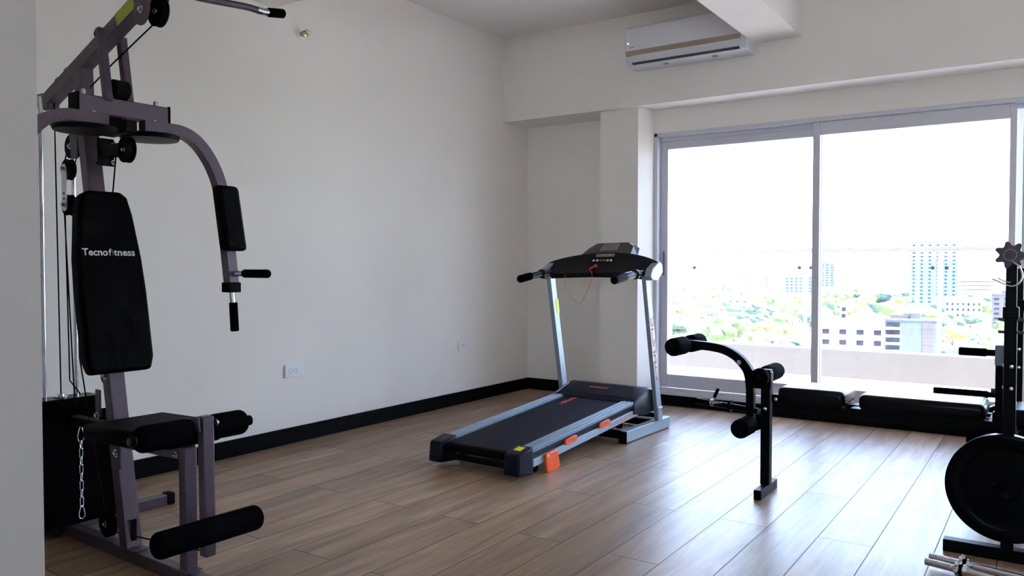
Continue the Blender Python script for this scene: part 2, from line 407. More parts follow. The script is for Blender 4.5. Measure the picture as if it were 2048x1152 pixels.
# flat bracket behind the backrest
G().bar((.80, -.03, .60), (.80, -.03, .50), .006, .035, (1, 0, 0)).build('bracket', 'steel', upr, .002)
bolt(upr, (.80, -.034, .505), (0, -1, 0), .012)
# top beam
zb = lambda u: 1.700 + .365 * (u - .39)
tb = G().bar((.395, 0, zb(.395)), (1.30, 0, zb(1.30)), .05, .05).build('top_beam', 'steel', gym, .004)
d = V((1, 0, .365)).normalized()
G().bar(V((.955, -.0256, zb(.955))), V((1.07, -.0256, zb(1.07))), .0012, .046).build('sticker', 'ygreen', tb)
for u in (.50, .575): 
    p = V((u, -.012, zb(u))) + V((-.342, 0, .94)) * .025
    bolt(tb, p, (-.342, 0, .94), .011)
G().bar((.40, 0, 1.705), (-.02, 0, 1.725), .045, .045).bar((.40, 0, 1.66), (.40, 0, 1.72), .045, .045, (0, 1, 0)).build('rear_arm', 'steel', gym, .004)
G().bar((-.02, 0, .046), (-.02, 0, 1.75), .045, .045, (0, 1, 0)).build('rear_post', 'steel', gym, .004)
# pulleys
def pulley(u, v, z, r, w=.022, ax=(0, 1, 0), parent=gym, m='rubber'):
    ax = V(ax).normalized(); c = V((u, v, z))
    o = G().lathe(c - ax * w / 2, ax, [(0, .3 * r), (0, r), (w * .2, r), (w * .5, r * .84), (w * .8, r), (w, r), (w, .3 * r)], 32).build('pulley', m, parent)
    bolt(o, c - ax * (w / 2), -ax, .009, .010); return o
fpz = 1.905
p1 = pulley(1.165, .010, fpz, .050)
G().lathe((1.135, -.034, fpz + .002), (0, 1, 0), [(0, .052), (.003, .052)], 32).build('pulley_cover', 'steel', gym)
bolt(p1, (1.135, -.034, fpz + .002), (0, -1, 0), .010)
for v_ in (-.03, .03): G().bar((1.15, v_, 1.90), (1.19, v_, 1.985), .005, .04).build('pulley_bracket', 'steel', gym)
pa = pulley(.600, -.012, 1.500, .045)
G().prism([(.60, -.027, 1.55), (.66, -.027, 1.55), (.66, -.027, 1.45), (.615, -.027, 1.45)], (0, .004, 0)).build('pulley_bracket', 'steel', gym, .001)
pulley(.548, -.005, 1.418, .040); pulley(.548, -.005, 1.283, .040)
fb = G()
pts = []
for k in range(9): a = PI * k / 8; pts.append((.560 + .017 * math.cos(a), -.030, 1.420 + .017 * math.sin(a)))
for k in range(9): a = PI + PI * k / 8; pts.append((.560 + .017 * math.cos(a), -.030, 1.275 + .017 * math.sin(a)))
fl = fb.prism(pts, (0, .004, 0)).build('floating_bracket', 'chrome', gym)
for z in (1.42, 1.283): bolt(fl, (.560, -.030, z), (0, -1, 0), .010)
for z in (1.305, 1.325, ): G().cyl((.560, -.0302, z), (.560, -.0308, z), .005, n=10).build('bolt_hole', 'dark', fl)
pb = pulley(.945, .012, 1.462, .046)
G().box(.80, .935, -.012, -.006, 1.445, 1.485).box(.80, .935, .026, .032, 1.445, 1.485).box(.795, .803, -.02, .04, 1.415, 1.515).box(.735, .80, .005, .015, 1.425, 1.435).box(.735, .80, .005, .015, 1.495, 1.505).build('pulley_bracket', 'black', gym, .002)
for z in (1.43, 1.50): bolt(gym, (.803, .036, z), (1, 0, 0), .007)
# weight stack
for k in range(10):
    G().box(.392, .497, -.13, .13, .055 + k * .048, .055 + k * .048 + .0455).build('weight_plate', 'iron', gym, .004)
for s in (-1, 1):
    G().cyl((.444, s * .060, .04), (.444, s * .060, 1.70), .0080, n=16).build('guide_rod', 'rod', gym)
G().lathe((.444, 0, .534), (0, 0, 1), [(0, .026), (.003, .026), (.0035, .014), (.012, .012), (.016, .004)], 20).build('stack_fitting', 'chrome', gym)
G().box(.545, .553, -.165, .165, .05, .485).box(.497, .553, .157, .165, .05, .485).box(.497, .553, -.165, -.157, .05, .485).build('stack_guard', 'iron', gym, .004)
# bar linking the stack guard to the post
G().box(.50, .86, -.02, .02, .44, .475).build('guard_bar', 'black', gym, .003)
lp = pulley(.800, 0, .10, .048)
pulley(.82, 0, .655, .042)
# cables
def cable(pts, r=.0027): return G().tube(pts, r, 8).build('cable', 'rubber', gym)
cable([(.444, 0, .54), (.425, 0, 1.69)])
cable([(.508, -.005, 1.418), (.475, .02, .6), (.475, .06, .54)])
cable([(.588, -.005, 1.418), (.640, -.01, 1.50)]); cable([(.508, -.005, 1.44), (.555, -.01, 1.50)])
cable([(.588, -.005, 1.283), (.60, 0, .70), (.78, 0, .12)])
cable([(.505, -.005, 1.283), (.55, .0, .60), (.56, 0, .50)])
cable([(.862, .015, 1.445), (.740, .060, 1.28)]); 
cable([(1.13, .010, 1.868), (.86, .010, 1.778), (.56, .010, 1.665)])
p2 = pulley(1.252, 0, 2.09, .050)
for v_ in (-.03, .03): G().bar((1.24, v_, 2.0), (1.252, v_, 2.11), .005, .04, (1, 0, 0)).build('pulley_bracket', 'steel', gym)
cable([(1.302, 0, 2.09), (1.302, 0, 1.972)])
G().sphere((1.302, 0, 2.01), .022).build('cable_stop', 'rubber', gym)
cable([(.85, 0, .078), (1.43, 0, .13)])
# press frame straddling the beam
pt = G()
pt.bar((.885, -.047, 1.885), (.935, -.047, 1.625), .028, .028, (0, 1, 0)).build('press_tube', 'steel', gym, .004)
G().bar((.845, .050, 1.880), (.892, .050, 1.625), .028, .030, (0, 1, 0)).build('press_tube', 'steel', gym, .004)
bolt(gym, (.872, -.047, 1.865), (-1, 0, -.1), .013, .016)
G().lathe((.925, -.028, 1.672), (0, 1, 0), [(0, .028), (.002, .034), (.05, .034), (.055, .028)], 24).build('bump_stop', 'rubber', gym)
cb = G().box(.885, .94, -.150, .175, 1.575, 1.637).build('crossbeam', 'steel', gym, .004)
G().box(.882, .943, -.158, -.148, 1.572, 1.640).build('end_cap', 'rubber', cb, .002); G().box(.882, .943, .173, .181, 1.572, 1.640).build('end_cap', 'rubber', cb, .002)
bolt(cb, (.912, .14, 1.637), (0, 0, 1), .011, .022); bolt(cb, (.912, -.12, 1.637), (0, 0, 1), .011, .022)
G().box(.70, .90, -.03, .03, 1.55, 1.60).box(.84, 1.0, -.022, .022, 1.515, 1.56).build('pivot_block', 'black', gym, .004)
def sq(w, h=None):
    h = h or w; return [(-w / 2, -h / 2), (w / 2, -h / 2), (w / 2, h / 2), (-w / 2, h / 2)]
def arm(s):
    c = .012; cv = .093 if s == 1 else .137
    f = lambda u, v, z: (u, c + s * v, z)
    path = smooth_path([f(.93, .065, 1.555), f(.93, .13, 1.556), f(.93, .21, 1.555), f(.93, .275, 1.527), f(.932, .33, 1.465), f(.935, .368, 1.385), f(.94, .384, 1.30), f(.945, .398, 1.16), f(.95, .412, 1.00), f(.952, .414, .972)], 7)
    o = G().sweep(path, sq(.040, .044), up=(1, 0, 0)).build('press_arm', 'steel', gym, .004)
    G().lathe(f(.93, cv, 1.505), (0, 0, 1), [(0, .03), (.004, .098), (.018, .104), (.022, .098), (.024, .03)], 36).build('cam_disc', 'black', o)
    bolt(o, f(.93, .11, 1.58), (0, 0, 1), .010)
    pd = G().prism([f(.955, .320, 1.362), f(.955, .415, 1.362), f(.968, .445, 1.108), f(.968, .345, 1.108)], (.055, 0, 0)).build('arm_pad', 'vinyl', o, .018, 3)
    G().box(.925, .98, c + s * .412 - .027, c + s * .412 + .027, .945, .985).build('collar', 'rubber', o, .004)
    G().cyl(f(.952, .413, .95), f(.955, .418, .88), .0105).build('grip_bar', 'chrome', o)
    G().cyl(f(.955, .418, .905), f(.955, .424, .79), .0165, .0165).build('hand_grip', 'foam', o, .003)
    G().cyl(f(.95, .412, 1.02), f(1.06, .412, 1.02), .0105).build('grip_bar', 'chrome', o)
    G().roller(f(1.035, .412, 1.02), f(1.19, .412, 1.02), .0165, .008).build('hand_grip', 'foam', o)
    bolt(o, f(.925, .402, 1.02), (-1, 0, 0), .008)
arm(1); arm(-1)
# chain hanging from the low pulley
ch = thing('ankle_chain', tuple(GO + V((math.cos(ga), math.sin(ga), 0)) * .60), ga, 'thin silver chain with snap hooks hanging in front of the black weight stack', 'chain')
CH = lambda: MB(off=(-.60, 0, 0))
def link(p, l, w, r, turn):
    pts = []
    for k in range(20):
        a = 2 * PI * k / 20; x = math.cos(a) * w / 2; z = (l / 2 - w / 2) * (1 if math.sin(a) > 0 else -1) + math.sin(a) * w / 2
        pts.append((p[0] + (0 if turn else x), p[1] + (x if turn else 0), p[2] + z))
    return CH().tube(pts, r, 8, closed=True)
def carab(zc, fl=1):
    pts = []
    for k in range(24):
        a = 2 * PI * k / 24; z = math.cos(a) * .032 * fl; w = .010 + .0055 * (-math.cos(a)); pts.append((.60, math.sin(a) * w, zc + z))
    CH().tube(pts, .0018, 8, closed=True).build('snap_hook', 'chrome', ch)
CH().cyl((.60, 0, .462), (.60, 0, .44), .004).build('swivel', 'chrome', ch)
carab(.408)
z = .366
for k in range(8):
    link((.60, 0, z), .037, .012, .0017, k % 2).build('chain_link', 'chrome', ch); z -= .0315
carab(z - .008, .8)
# lat bar hanging at the front pulley
lb = thing('lat_pulldown_bar', tuple(GO + V((math.cos(ga), math.sin(ga), 0)) * 1.302), ga, 'long steel pulldown bar with black end grips hanging from the top of the multi gym', 'exercise bar')
LBm = lambda: MB(off=(-1.302, 0, 0))
pth = smooth_path([(1.302, -.415, 1.975), (1.302, -.326, 1.960), (1.302, -.253, 1.959), (1.302, -.107, 1.945), (1.302, 0, 1.940), (1.302, .107, 1.945), (1.302, .253, 1.959), (1.302, .326, 1.960), (1.302, .41, 1.974)], 8)
LBm().tube(pth, .0118, 16).build('bar', 'steel', lb)
for s_ in (1, -1):
    LBm().roller((1.302, s_ * .345, 1.963), (1.302, s_ * .418, 1.976), .0165, .008).build('hand_grip', 'foam', lb)
    LBm().tube([(1.302, s_ * .30, 1.960), (1.302, s_ * .326, 1.960), (1.302, s_ * .35, 1.964)], .0122, 16).build('chrome_end', 'chrome', lb)
LBm().tube([(1.302 + .012 * math.cos(k * PI / 6), 0, 1.958 + .014 * math.sin(k * PI / 6)) for k in range(12)], .003, 8, closed=True).build('hanger_ring', 'rod', lb)

# ------------------------------------------------------------------ treadmill
TO = V((1.658, 4.223, 0)); ta = math.radians(88.4)
tc, ts = math.cos(ta), math.sin(ta)
def twor(u, v): return (TO.x + tc * u - ts * v, TO.y + ts * u + tc * v, 0)
tm = thing('treadmill', twor(0, .34), ta, 'silver and black folding treadmill with orange clips, standing by the corner of the long wall', 'treadmill')
T = lambda: MB(off=(0, -.34, 0))
def tz(u): return .047 + .078 * (u + .95)
def slab(u0, u1, v0, v1, h0, h1, mb=None):
    mb = mb or T()
    return mb.add([(u0, v0, tz(u0) + h0), (u1, v0, tz(u1) + h0), (u1, v1, tz(u1) + h0), (u0, v1, tz(u0) + h0), (u0, v0, tz(u0) + h1), (u1, v0, tz(u1) + h1), (u1, v1, tz(u1) + h1), (u0, v1, tz(u0) + h1)],
                 [(0, 3, 2, 1), (4, 5, 6, 7), (0, 1, 5, 4), (1, 2, 6, 5), (2, 3, 7, 6), (3, 0, 4, 7)])
for v0, v1 in ((0, .050), (.680, .735)):
    o = T().box(.004, .608, v0, v1, .006, .074).build('base_foot', 'silver', tm, .003)
    T().box(0, .012, v0 - .001, v1 + .001, .0, .073).build('end_cap', 'rubber', o, .003)
    T().box(.57, .60, v0 + .01, v1 - .01, 0, .008).build('rubber_pad', 'rubber', o)
    bolt_p = (.010, v0 + .006, .02)
    T().lathe(bolt_p, (-1, -.3, 0), [(0, .006), (.003, .006), (.004, .003)], 10).build('bolt', 'chrome', o)
T().box(.06, .11, .05, .68, .012, .055).build('base_crossbar', 'black', tm, .003)
T().box(.52, .57, .05, .68, .012, .055).build('base_crossbar', 'black', tm, .003)
for v0, v1, nm in ((-.004, .024, 0), (.688, .720, 1)):
    o = T().prism([(.425 + (0), v0, .074), (.492, v0, .074), (.295, v0, .985), (.235, v0, .985)], (0, v1 - v0, 0)).build('upright', 'silver', tm, .004)
    if nm == 0:
        T().box(.41, .47, -.012, -.004, .074, .16).build('hinge_plate', 'silver', o, .002)
        for z in (.10, .145): T().lathe((.455, -.012, z), (0, -1, 0), [(0, .009), (.004, .008), (.005, .004)], 12).build('bolt', 'chrome', o)
        dx = V((-.2, 0, .911)).normalized()
        lettering('lettering', 'ATHLETIC', 'pinkt', o, (.372, -.004 - .34, .53), dx, V((-dx.z, 0, dx.x)), .056, .42, ext=.0006, bold=.02)
    else:
        T().prism([(.318, .6875, .735), (.352, .6875, .735), (.332, .6875, .83), (.302, .6875, .83)], (0, -.0012, 0)).build('sticker', 'yellow', o)
# motor struts under the deck
T().bar((.30, .08, .13), (.46, .04, .10), .02, .03).build('lift_link', 'black', tm, .002); T().bar((.30, .58, .13), (.46, .67, .10), .02, .03).build('lift_link', 'black', tm, .002)
T().cyl((.16, .13, .055), (.16, .13, .10), .02).box(.09, .16, .15, .5, .055, .085).build('incline_motor', 'black', tm, .004)
# deck
for v0, v1 in ((.030, .060), (.580, .610)):
    o = slab(-.92, .39, v0, v1, 0, .041).build('side_frame', 'silver', tm, .002)
    if v0 < .2:
        dx = V((1, 0, .078)).normalized()
        lettering('lettering', 'ATHLETIC', 'pinkt', o, (.01, .030 - .34 - .0002, tz(.01) + .021), dx, V((-dx.z, 0, dx.x)), .036, .32, ext=.0006)
for v0, v1 in ((.030, .112), (.530, .610)):
    o = slab(-.96, .16, v0, v1, .074, .087)
    rb_ = o.build('side_rail', 'silverd', tm, .001); o = T()
    slab(-.96, .16, v0 + .001, v1 - .001, .055, .074).build('rail_skirt', 'plast2', tm)
    n = 5; w = (v1 - v0) / n
    for k in range(n): slab(-.955, .155, v0 + k * w + .0028, v0 + (k + 1) * w - .0028, .0872, .0925 + .002 * (k in (1, 3)), T()).build('rail_ridge', 'silver', rb_, .001)
slab(-.93, .30, .064, .576, .02, .055).build('deck_board', 'black', tm)
belt = slab(-.99, .18, .114, .528, .060, .084).build('running_belt', 'belt', tm, .008, 3)
T().cyl((-.985, .11, tz(-.985) + .058), (-.985, .54, tz(-.985) + .058), .026).build('rear_roller', 'black', tm)
dx = V((1, 0, .078)).normalized()
lettering('lettering', 'athletic', 'redt', belt, (.05, .435 - .34, tz(.05) + .0848), dx, V((0, 1, 0)), .058, .20, ext=.0006, shear=.2, bold=.01)
def cap(v0, v1, name='rear_cap'):
    z = tz(-1)
    b = T().add([(-1.055, v0 + .006, .026), (-.925, v0, .016), (-.925, v1, .016), (-1.055, v1 - .006, .026),
                 (-1.045, v0 + .008, z + .088), (-.925, v0, z + .112), (-.925, v1, z + .112), (-1.045, v1 - .008, z + .088)],
                [(0, 3, 2, 1), (4, 5, 6, 7), (0, 1, 5, 4), (1, 2, 6, 5), (2, 3, 7, 6), (3, 0, 4, 7)])
    return b.build(name, 'plast2', tm, .012, 3)
c0 = cap(.024, .128); c1 = cap(.515, .616)
T().box(-1.03, -.99, .128, .515, .050, .075).build('rear_bar', 'black', tm, .004)
T().bar((-.995, .078, tz(-1) + .0985), (-.95, .078, tz(-1) + .1075), .042, .0022).build('sticker', 'yellow', c0)
for v in (.085, .556):
    T().cyl((-.83, v - .008, .024), (-.83, v + .008, .024), .0235).build('transport_wheel', 'rubber', tm)
# orange clips and rear support foot
for u in (-.575, -.215):
    ct = T()
    pts = []
    hw, hh = .060, .0165
    for k in range(24):
        a = 2 * PI * k / 24; x = (hw - hh) * (1 if math.cos(a) > 0 else -1) + hh * math.cos(a); zz = hh * math.sin(a)
        pts.append((u + x, .031, tz(u + x) + .050 + zz))
    o = ct.prism(pts, (0, -.012, 0)).build('clip', 'orange', tm, .002)
    for k in range(4): T().box(u - .036 + k * .02, u - .026 + k * .02, .0175, .019, tz(u) + .042, tz(u) + .062).build('clip_rib', 'oranget', o)
of = T().prism([(-.835, .028, tz(-.83) + .044), (-.72, .028, tz(-.72) + .040), (-.695, .028, .016), (-.72, .028, .003), (-.795, .028, 0), (-.815, .028, .004)], (0, -.014, 0)).build('support_foot', 'orange', tm, .004)
T().lathe((-.812, .014, tz(-.812) + .030), (0, -1, 0), [(0, .006), (.002, .006), (.003, .003)], 12).build('bolt', 'chrome', of)
# motor hood
hp = [(.145, tz(.145) + .02), (.145, tz(.145) + .088), (.17, .235), (.245, .259), (.33, .285), (.375, .288), (.42, .276), (.452, .215), (.46, .135), (.30, .125)]
def hood_sec(v, k): return [(u, v, z if z < .2 else z - k) for u, z in hp]
hood = T(); R = []
for v, k in ((.024, .018), (.030, .006), (.052, .0), (.34, 0), (.588, 0), (.610, .006), (.616, .018)): R.append([V(p) for p in hood_sec(v, k)])
hd = hood.rings(R).build('motor_hood', 'plast2', tm, .006, 2)
n = V((-.35, 0, 1)).normalized()
def hs(u): return .235 + (u - .17) * .318
pan = [(.185, .100), (.325, .115), (.332, .15), (.332, .50), (.325, .535), (.185, .545)]
T().prism([(u, v, hs(u) + .0012) for u, v in pan], (-.0005, 0, .0022)).build('hood_panel', 'hoodm', hd, .001)
dxx = V((0, -1, 0)); dyy = V((1, 0, .318)).normalized()
lettering('lettering', 'Athletic', 'oranget', hd, (.275, .345 - .34, hs(.275) + .0040), dxx, dyy, .032, .150, ext=.0006, shear=.25, bold=.01)
T().prism([(.15, .575, .234), (.30, .575, .281), (.33, .600, .284), (.16, .606, .226)], (0, 0, .004)).build('hood_trim', 'silver', hd, .002)
# console : curved body across the two uprights
def cons(s, t, h=0.):                  # s -1..1 across, t 0 (near edge) .. 1 (far edge)
    bow = 1 - s * s
    u = .215 + .055 * bow + t * (.10 + .05 * bow); z = .992 + .014 * bow + t * (.082 + .052 * bow ** .8) - .012 * math.sin(PI * t) * bow
    nn = V((-.62, 0, .78)); return V((u, .350 - .400 * s, z)) + nn * h
body = T(); NS = 28
R = []
for i in range(NS + 1):
    s_ = -1 + 2 * i / NS; th = .040
    R.append([cons(s_, 0), cons(s_, .25), cons(s_, .5), cons(s_, .75), cons(s_, 1.), cons(s_, 1., -th * .9), cons(s_, .5, -th - .02), cons(s_, .0, -th)])
cb_ = body.rings(R).build('console', 'plast', tm, .004, 2)
for s_ in (1, -1):
    v = .350 - .403 * s_
    T().prism([(.205, v, .985), (.235, v, 1.035), (.33, v, 1.078), (.372, v, 1.060), (.380, v, 1.01), (.31, v, .962), (.235, v, .962)], (0, s_ * .045, 0)).build('upright_cover', 'silver', tm, .006, 2)
    vv = .018 if s_ == 1 else .694
    hbar = T().tube(smooth_path([(.25, vv, 1.004), (.16, vv, 1.000), (.0, vv, .982), (-.09, vv, .970)], 5), .0205, 18).build('handlebar', 'plast', tm)
    T().roller((-.125 if s_ == 1 else -.105, vv, .967), (.02, vv, .985), .0245, .008).build('hand_grip', 'rubber' if s_ == 1 else 'foam', hbar)
    T().cyl((.135, vv, .998), (.165, vv, 1.001), .030).build('grip_collar', 'plast', hbar, .004)
    T().bar((.005, vv - .004, 1.0085), (.085, vv - .004, 1.0165), .014, .004).build('pulse_plate', 'silver', hbar, .001)
# display pod
pod = [(-.60, 0), (-.44, .60), (-.28, 1.0), (.40, 1.06), (.52, .72), (.49, .02)]
def pp(x, y, h=0.): return V((.422 + y * .035,   .365 - x * .335, 1.122 + y * .078)) + V((-.92, 0, .40)) * h
pm = T().prism([pp(x, y) for x, y in pod], V((.045, 0, -.012))).build('display_pod', 'podm', tm, .004, 2)
T().prism([pp(.52, .72, .0), pp(.40, 1.06, .0), pp(.40, 1.06, .0) + V((.047, -.004, -.012)), pp(.55, .70, 0) + V((.05, -.010, -.012)), pp(.535, .05, 0) + V((.05, -.012, -.012)), pp(.493, .02, 0)], (0, -.004, 0)).build('pod_side', 'silver', pm, .001)
fr_ = [(-.175, .36), (-.105, .86), (.235, .90), (.190, .40)]
sc = T().prism([pp(x, y, .001) for x, y in fr_], V((-.004, 0, .002))).build('display_frame', 'silver', pm, .001)
T().prism([pp(x * .90 + .005, .63 + (y - .63) * .84, .0052) for x, y in fr_], V((-.0012, 0, .0005))).build('display_screen', 'lcd', sc)
lettering('lettering', 'Athletic', 'redt', pm, pp(.05, .975, .0012) - V((0, .34, 0)), V((0, -1, 0)), V((.41, 0, .91)), .014, .085, ext=.0006)
pk = cons(-.02, .86, .002); 
def cpanel(s0, s1, t0, t1, h, name, m, par):
    return T().rings([[cons(s0, t0, h), cons(s0, t1, h), cons(s0, t1, h - .002), cons(s0, t0, h - .002)], [cons(s1, t0, h), cons(s1, t1, h), cons(s1, t1, h - .002), cons(s1, t0, h - .002)]]).build(name, m, par)
pn = cpanel(-.20, .14, .80, .92, .006, 'button_panel', 'tanp', cb_)
lettering('lettering', 'TECNOFITNESS', 'white', pn, cons(-.03, .86, .0068) - V((0, .34, 0)), V((0, -1, 0)), V((.75, 0, .66)), .010, .10, ext=.0005)
for k, mm in enumerate(('white', 'white', 'green', 'redp', 'white', 'white')):
    p = cons(-.205 + k * .063, .66, .004)
    T().lathe(p - V((0, 0, 0)), (-.62, 0, .78), [(-.003, .0085), (.001, .0085), (.003, .006)], 16).build('button', mm, cb_)
# safety key and its cord
sk = thing('safety_key', twor(.27, .36)[:2] + (1.0,), ta, 'red safety key with a thin red cord looping down from the treadmill console', 'safety key')
K = lambda: MB(off=(-.27, -.36, -1.0))
kp = cons(-.10, .36, .012)
K().lathe(kp - V((0, 0, .004)), (-.62, 0, .78), [(-.006, .011), (.006, .011), (.010, .007)], 16).bar(kp, kp + V((-.03, .026, -.022)), .014, .008).build('key', 'redp', sk, .001)
K().tube(smooth_path([tuple(kp + V((-.03, .026, -.024))), (.262, .385, .99), (.255, .398, .93), (.25, .43, .86), (.25, .47, .805), (.25, .51, .822), (.25, .555, .87), (.252, .578, .93), (.255, .585, .99), tuple(cons(-.66, .1, .004))], 7), .0016, 8).build('cord', 'redt', sk)

# ------------------------------------------------------------------ weight bench along the glass doors
BO = (3.0, 3.675, 0)
bn = thing('weight_bench', BO, 0, 'black weight bench with leg developer, pads and rack posts before the glass doors', 'weight bench')
B = lambda: MB(off=(-3.0, -3.675, 0))
yc = 3.675
ff = B().box(2.622, 2.656, 3.545, 3.80, 0, .044).build('front_foot', 'black', bn, .003)
fpst = B().box(2.618, 2.660, yc - .022, yc + .022, .044, .575).build('front_post', 'black', bn, .003)
for y, z in ((yc - .022, .395), ): B().lathe((2.640, y, z), (0, -1, 0), [(0, .008), (.004, .008), (.006, .004)], 12).build('bolt', 'chrome', fpst)
mb_ = B().box(2.67, 3.62, yc - .02, yc + .02, .398, .446).build('main_beam', 'black', bn, .003)
B().box(2.67, 2.75, yc - .028, yc + .028, .425, .466).build('seat_bracket', 'black', bn, .003)
for x in (2.69, 2.735): B().lathe((x, yc - .028, .445), (0, -1, 0), [(0, .008), (.004, .008), (.006, .004)], 12).build('bolt', 'chrome', mb_)
# leg developer
path = smooth_path([(2.235, yc, .672), (2.38, yc, .664), (2.455, yc, .648), (2.52, yc, .608), (2.565, yc, .552), (2.60, yc, .52), (2.66, yc, .50)], 7)
la = B().sweep(path, sq(.040, .040), up=(0, 1, 0)).build('curl_arm', 'black', bn, .004)
B().sweep(smooth_path([(2.50, yc, .622), (2.545, yc, .57), (2.563, yc, .50), (2.566, yc, .40), (2.566, yc, .275)], 6), sq(.036, .040), up=(0, 1, 0)).build('leg_lever', 'black', bn, .004)
B().lathe((2.515, yc - .021, .600), (0, -1, 0), [(0, .011), (.003, .010), (.004, .004)], 16).build('plug', 'silver', la)
B().box(2.572, 2.664, yc - .028, yc + .028, .485, .568).build('pivot_housing', 'black', bn, .01)
def broller(x, z, y0, y1, r):
    sh = B().cyl((x, y0 - .01, z), (x, y1 + .01, z), .012).build('roller_shaft', 'black', bn)
    B().roller((x, y0, z), (x, yc - .024, z), r, .024).build('foam_roller', 'foam', sh); B().roller((x, yc + .024, z), (x, y1, z), r, .024).build('foam_roller', 'foam', sh)
broller(2.250, .668, yc - .185, yc + .185, .043)
broller(2.625, .545, yc - .085, yc + .22, .040)
broller(2.570, .318, yc - .185, yc + .185, .043)
wp = B().cyl((2.30, yc, .398), (2.60, yc, .378), .0135).build('weight_peg', 'black', bn)
B().lathe((2.465, yc, .387), (1, 0, -.067), [(0, .016), (0, .030), (.007, .030), (.007, .016)], 20).build('peg_flange', 'black', wp)
# pads
B().box(2.722, 3.000, yc - .125, yc + .125, .446, .516).build('seat', 'seatv', bn, .022, 4)
B().box(2.73, 2.99, yc - .11, yc + .11, .438, .447).build('seat_board', 'black', bn, .002)
B().box(3.055, 3.515, yc - .125, yc + .125, .446, .512).build('backrest', 'seatv', bn, .022, 4)
B().box(2.985, 3.075, yc - .03, yc + .03, .412, .452).build('seat_hinge', 'black', bn, .004)
B().box(3.59, 4.02, yc - .125, yc + .125, .425, .505).build('rear_pad', 'seatv', bn, .02, 4)
B().box(3.02, 3.56, yc - .11, yc - .07, .405, .450).box(3.02, 3.56, yc + .07, yc + .11, .405, .450).box(3.02, 3.06, yc - .07, yc + .07, .41, .448).box(3.52, 3.56, yc - .07, yc + .07, .41, .448).build('pad_frame', 'black', bn, .003)
# rack uprights
for y, top in ((3.322, 1.075), (4.028, 1.04)):
    o = B().box(3.581, 3.620, y - .02, y + .02, .044, .90).box(3.5835, 3.6175, y - .0175, y + .0175, .90, top).build('rack_post', 'black', bn, .003)
    B().box(3.400, 3.95, y - .024, y + .024, 0, .044).build('rack_foot', 'black', o, .003)
    B().box(3.576, 3.625, y - .025, y + .025, .865, .905).build('sleeve', 'black', o, .003)
    for z in (.860, .815): 
        B().cyl((3.562, y, z), (3.640, y, z), .0055, n=10).build('bolt', 'steel', o)
    for z in (.695, .617):
        B().lathe((3.606, y - .0205, z), (0, -1, 0), [(0, .006), (.003, .006), (.0035, .002)], 12).build('bolt', 'chrome', o)
        B().lathe((3.5808, y, z), (-1, 0, 0), [(0, .006), (.003, .006), (.0035, .002)], 12).build('bolt', 'chrome', o)
    # J hook
    B().tube(smooth_path([(3.60, y + .01, top - .02), (3.64, y - .015, top + .012), (3.675, y - .03, top + .06), (3.69, y - .03, top + .10)], 5), .007, 10).build('bar_hook', 'steel', o)
    # star knob
    if y < 3.5:
        pts = []
        for k in range(56):
            a = 2 * PI * k / 56; r = .041 + .009 * math.cos(7 * a); pts.append((3.597 + r * math.cos(a), y - .030, 1.088 + r * math.sin(a)))
        kb = B().prism(pts, (0, -.020, 0)).build('star_knob', 'knob', o, .005, 3)
        B().lathe((3.597, y - .050, 1.088), (0, -1, 0), [(0, .021), (.003, .021), (.003, .0195), (.0005, .0185), (.0005, .004)], 24).build('knob_cap', 'silverd', kb)
        B().lathe((3.597, y - .0505, 1.088), (0, -1, 0), [(0, .018), (.001, .018), (.002, .006)], 24).build('knob_centre', 'knob', kb)
        B().cyl((3.597, y - .032, 1.088), (3.597, y, 1.05), .012).build('knob_stem', 'black', kb)
B().box(3.582, 3.618, 3.342, 4.008, .40, .446).build('rack_crossbar', 'black', bn, .003)
# butterfly arms
for y, z0, z1, x0, xg in ((3.50, .54, .752, 3.548, 3.425), (3.86, .36, .545, 3.535, 3.30)):
    zg = .722 if z0 > .5 else .512
    o = B().box(x0, x0 + .036, y - .03, y + .03, z0 - .05, z1).build('butterfly_arm', 'black', bn, .005)
    if z0 > .5: B().box(x0 - .002, x0 + .038, y - .032, y + .032, z1 - .075, z1 + .002).build('arm_top_sheen', 'silverd', o, .003)  # blue window light on the arm top, put in as a paler shell
    B().roller((xg, y, zg), (x0 - .03, y, zg), .0155, .004).build('hand_grip', 'foam', o)
    B().cyl((x0 - .03, y, zg), (x0, y, zg), .012).build('grip_bar', 'black', o)
    B().cyl((x0 - .015, y, z0 + .04), (x0 + .05, y, z0 + .04), .008, n=10).build('bolt', 'steel', o)
for y in (3.50, 3.86): B().box(3.54, 3.59, y - .02, y + .02, .37, .50).build('arm_socket', 'black', bn, .004)
# plate pegs
for y, s in ((3.322, -1), (4.028, 1)):
    B().cyl((3.600, y, .270), (3.600, y + s * .16, .270), .0125).build('plate_peg', 'black', bn)
def wplate(x, y, z, r, w, label, group):
    t = MB().lathe((0, -w / 2, 0), (0, 1, 0), [(0, .014), (0, .034), (.002, .036), (w * .28, .045), (w * .28, r * .70), (w * .10, r * .74), (.001, r * .80), (0, r * .97), (w * .06, r), (w * .94, r), (w, r * .97), (w, r * .80), (w * .9, r * .74), (w * .72, r * .70), (w * .72, .045), (w, .034), (w, .014)], 72)
    # ring shape closed through the bore
    o = t.build('weight_plate', 'iron'); o.location = (x, y, z); tag(o, label, 'weight plate', group); return o
wplate(3.598, 3.255, .274, .189, .036, 'large round black weight plate on the nearer rack post of the bench, outermost', 'weight plates on the bench rack')
wplate(3.602, 3.286, .268, .160, .022, 'smaller black weight plate wedged between the large outer plate and the nearer rack post', 'weight plates on the bench rack')
wplate(3.590, 4.100, .268, .182, .040, 'black weight plate on the farther rack post, mostly behind the nearer plate', 'weight plates on the bench rack')
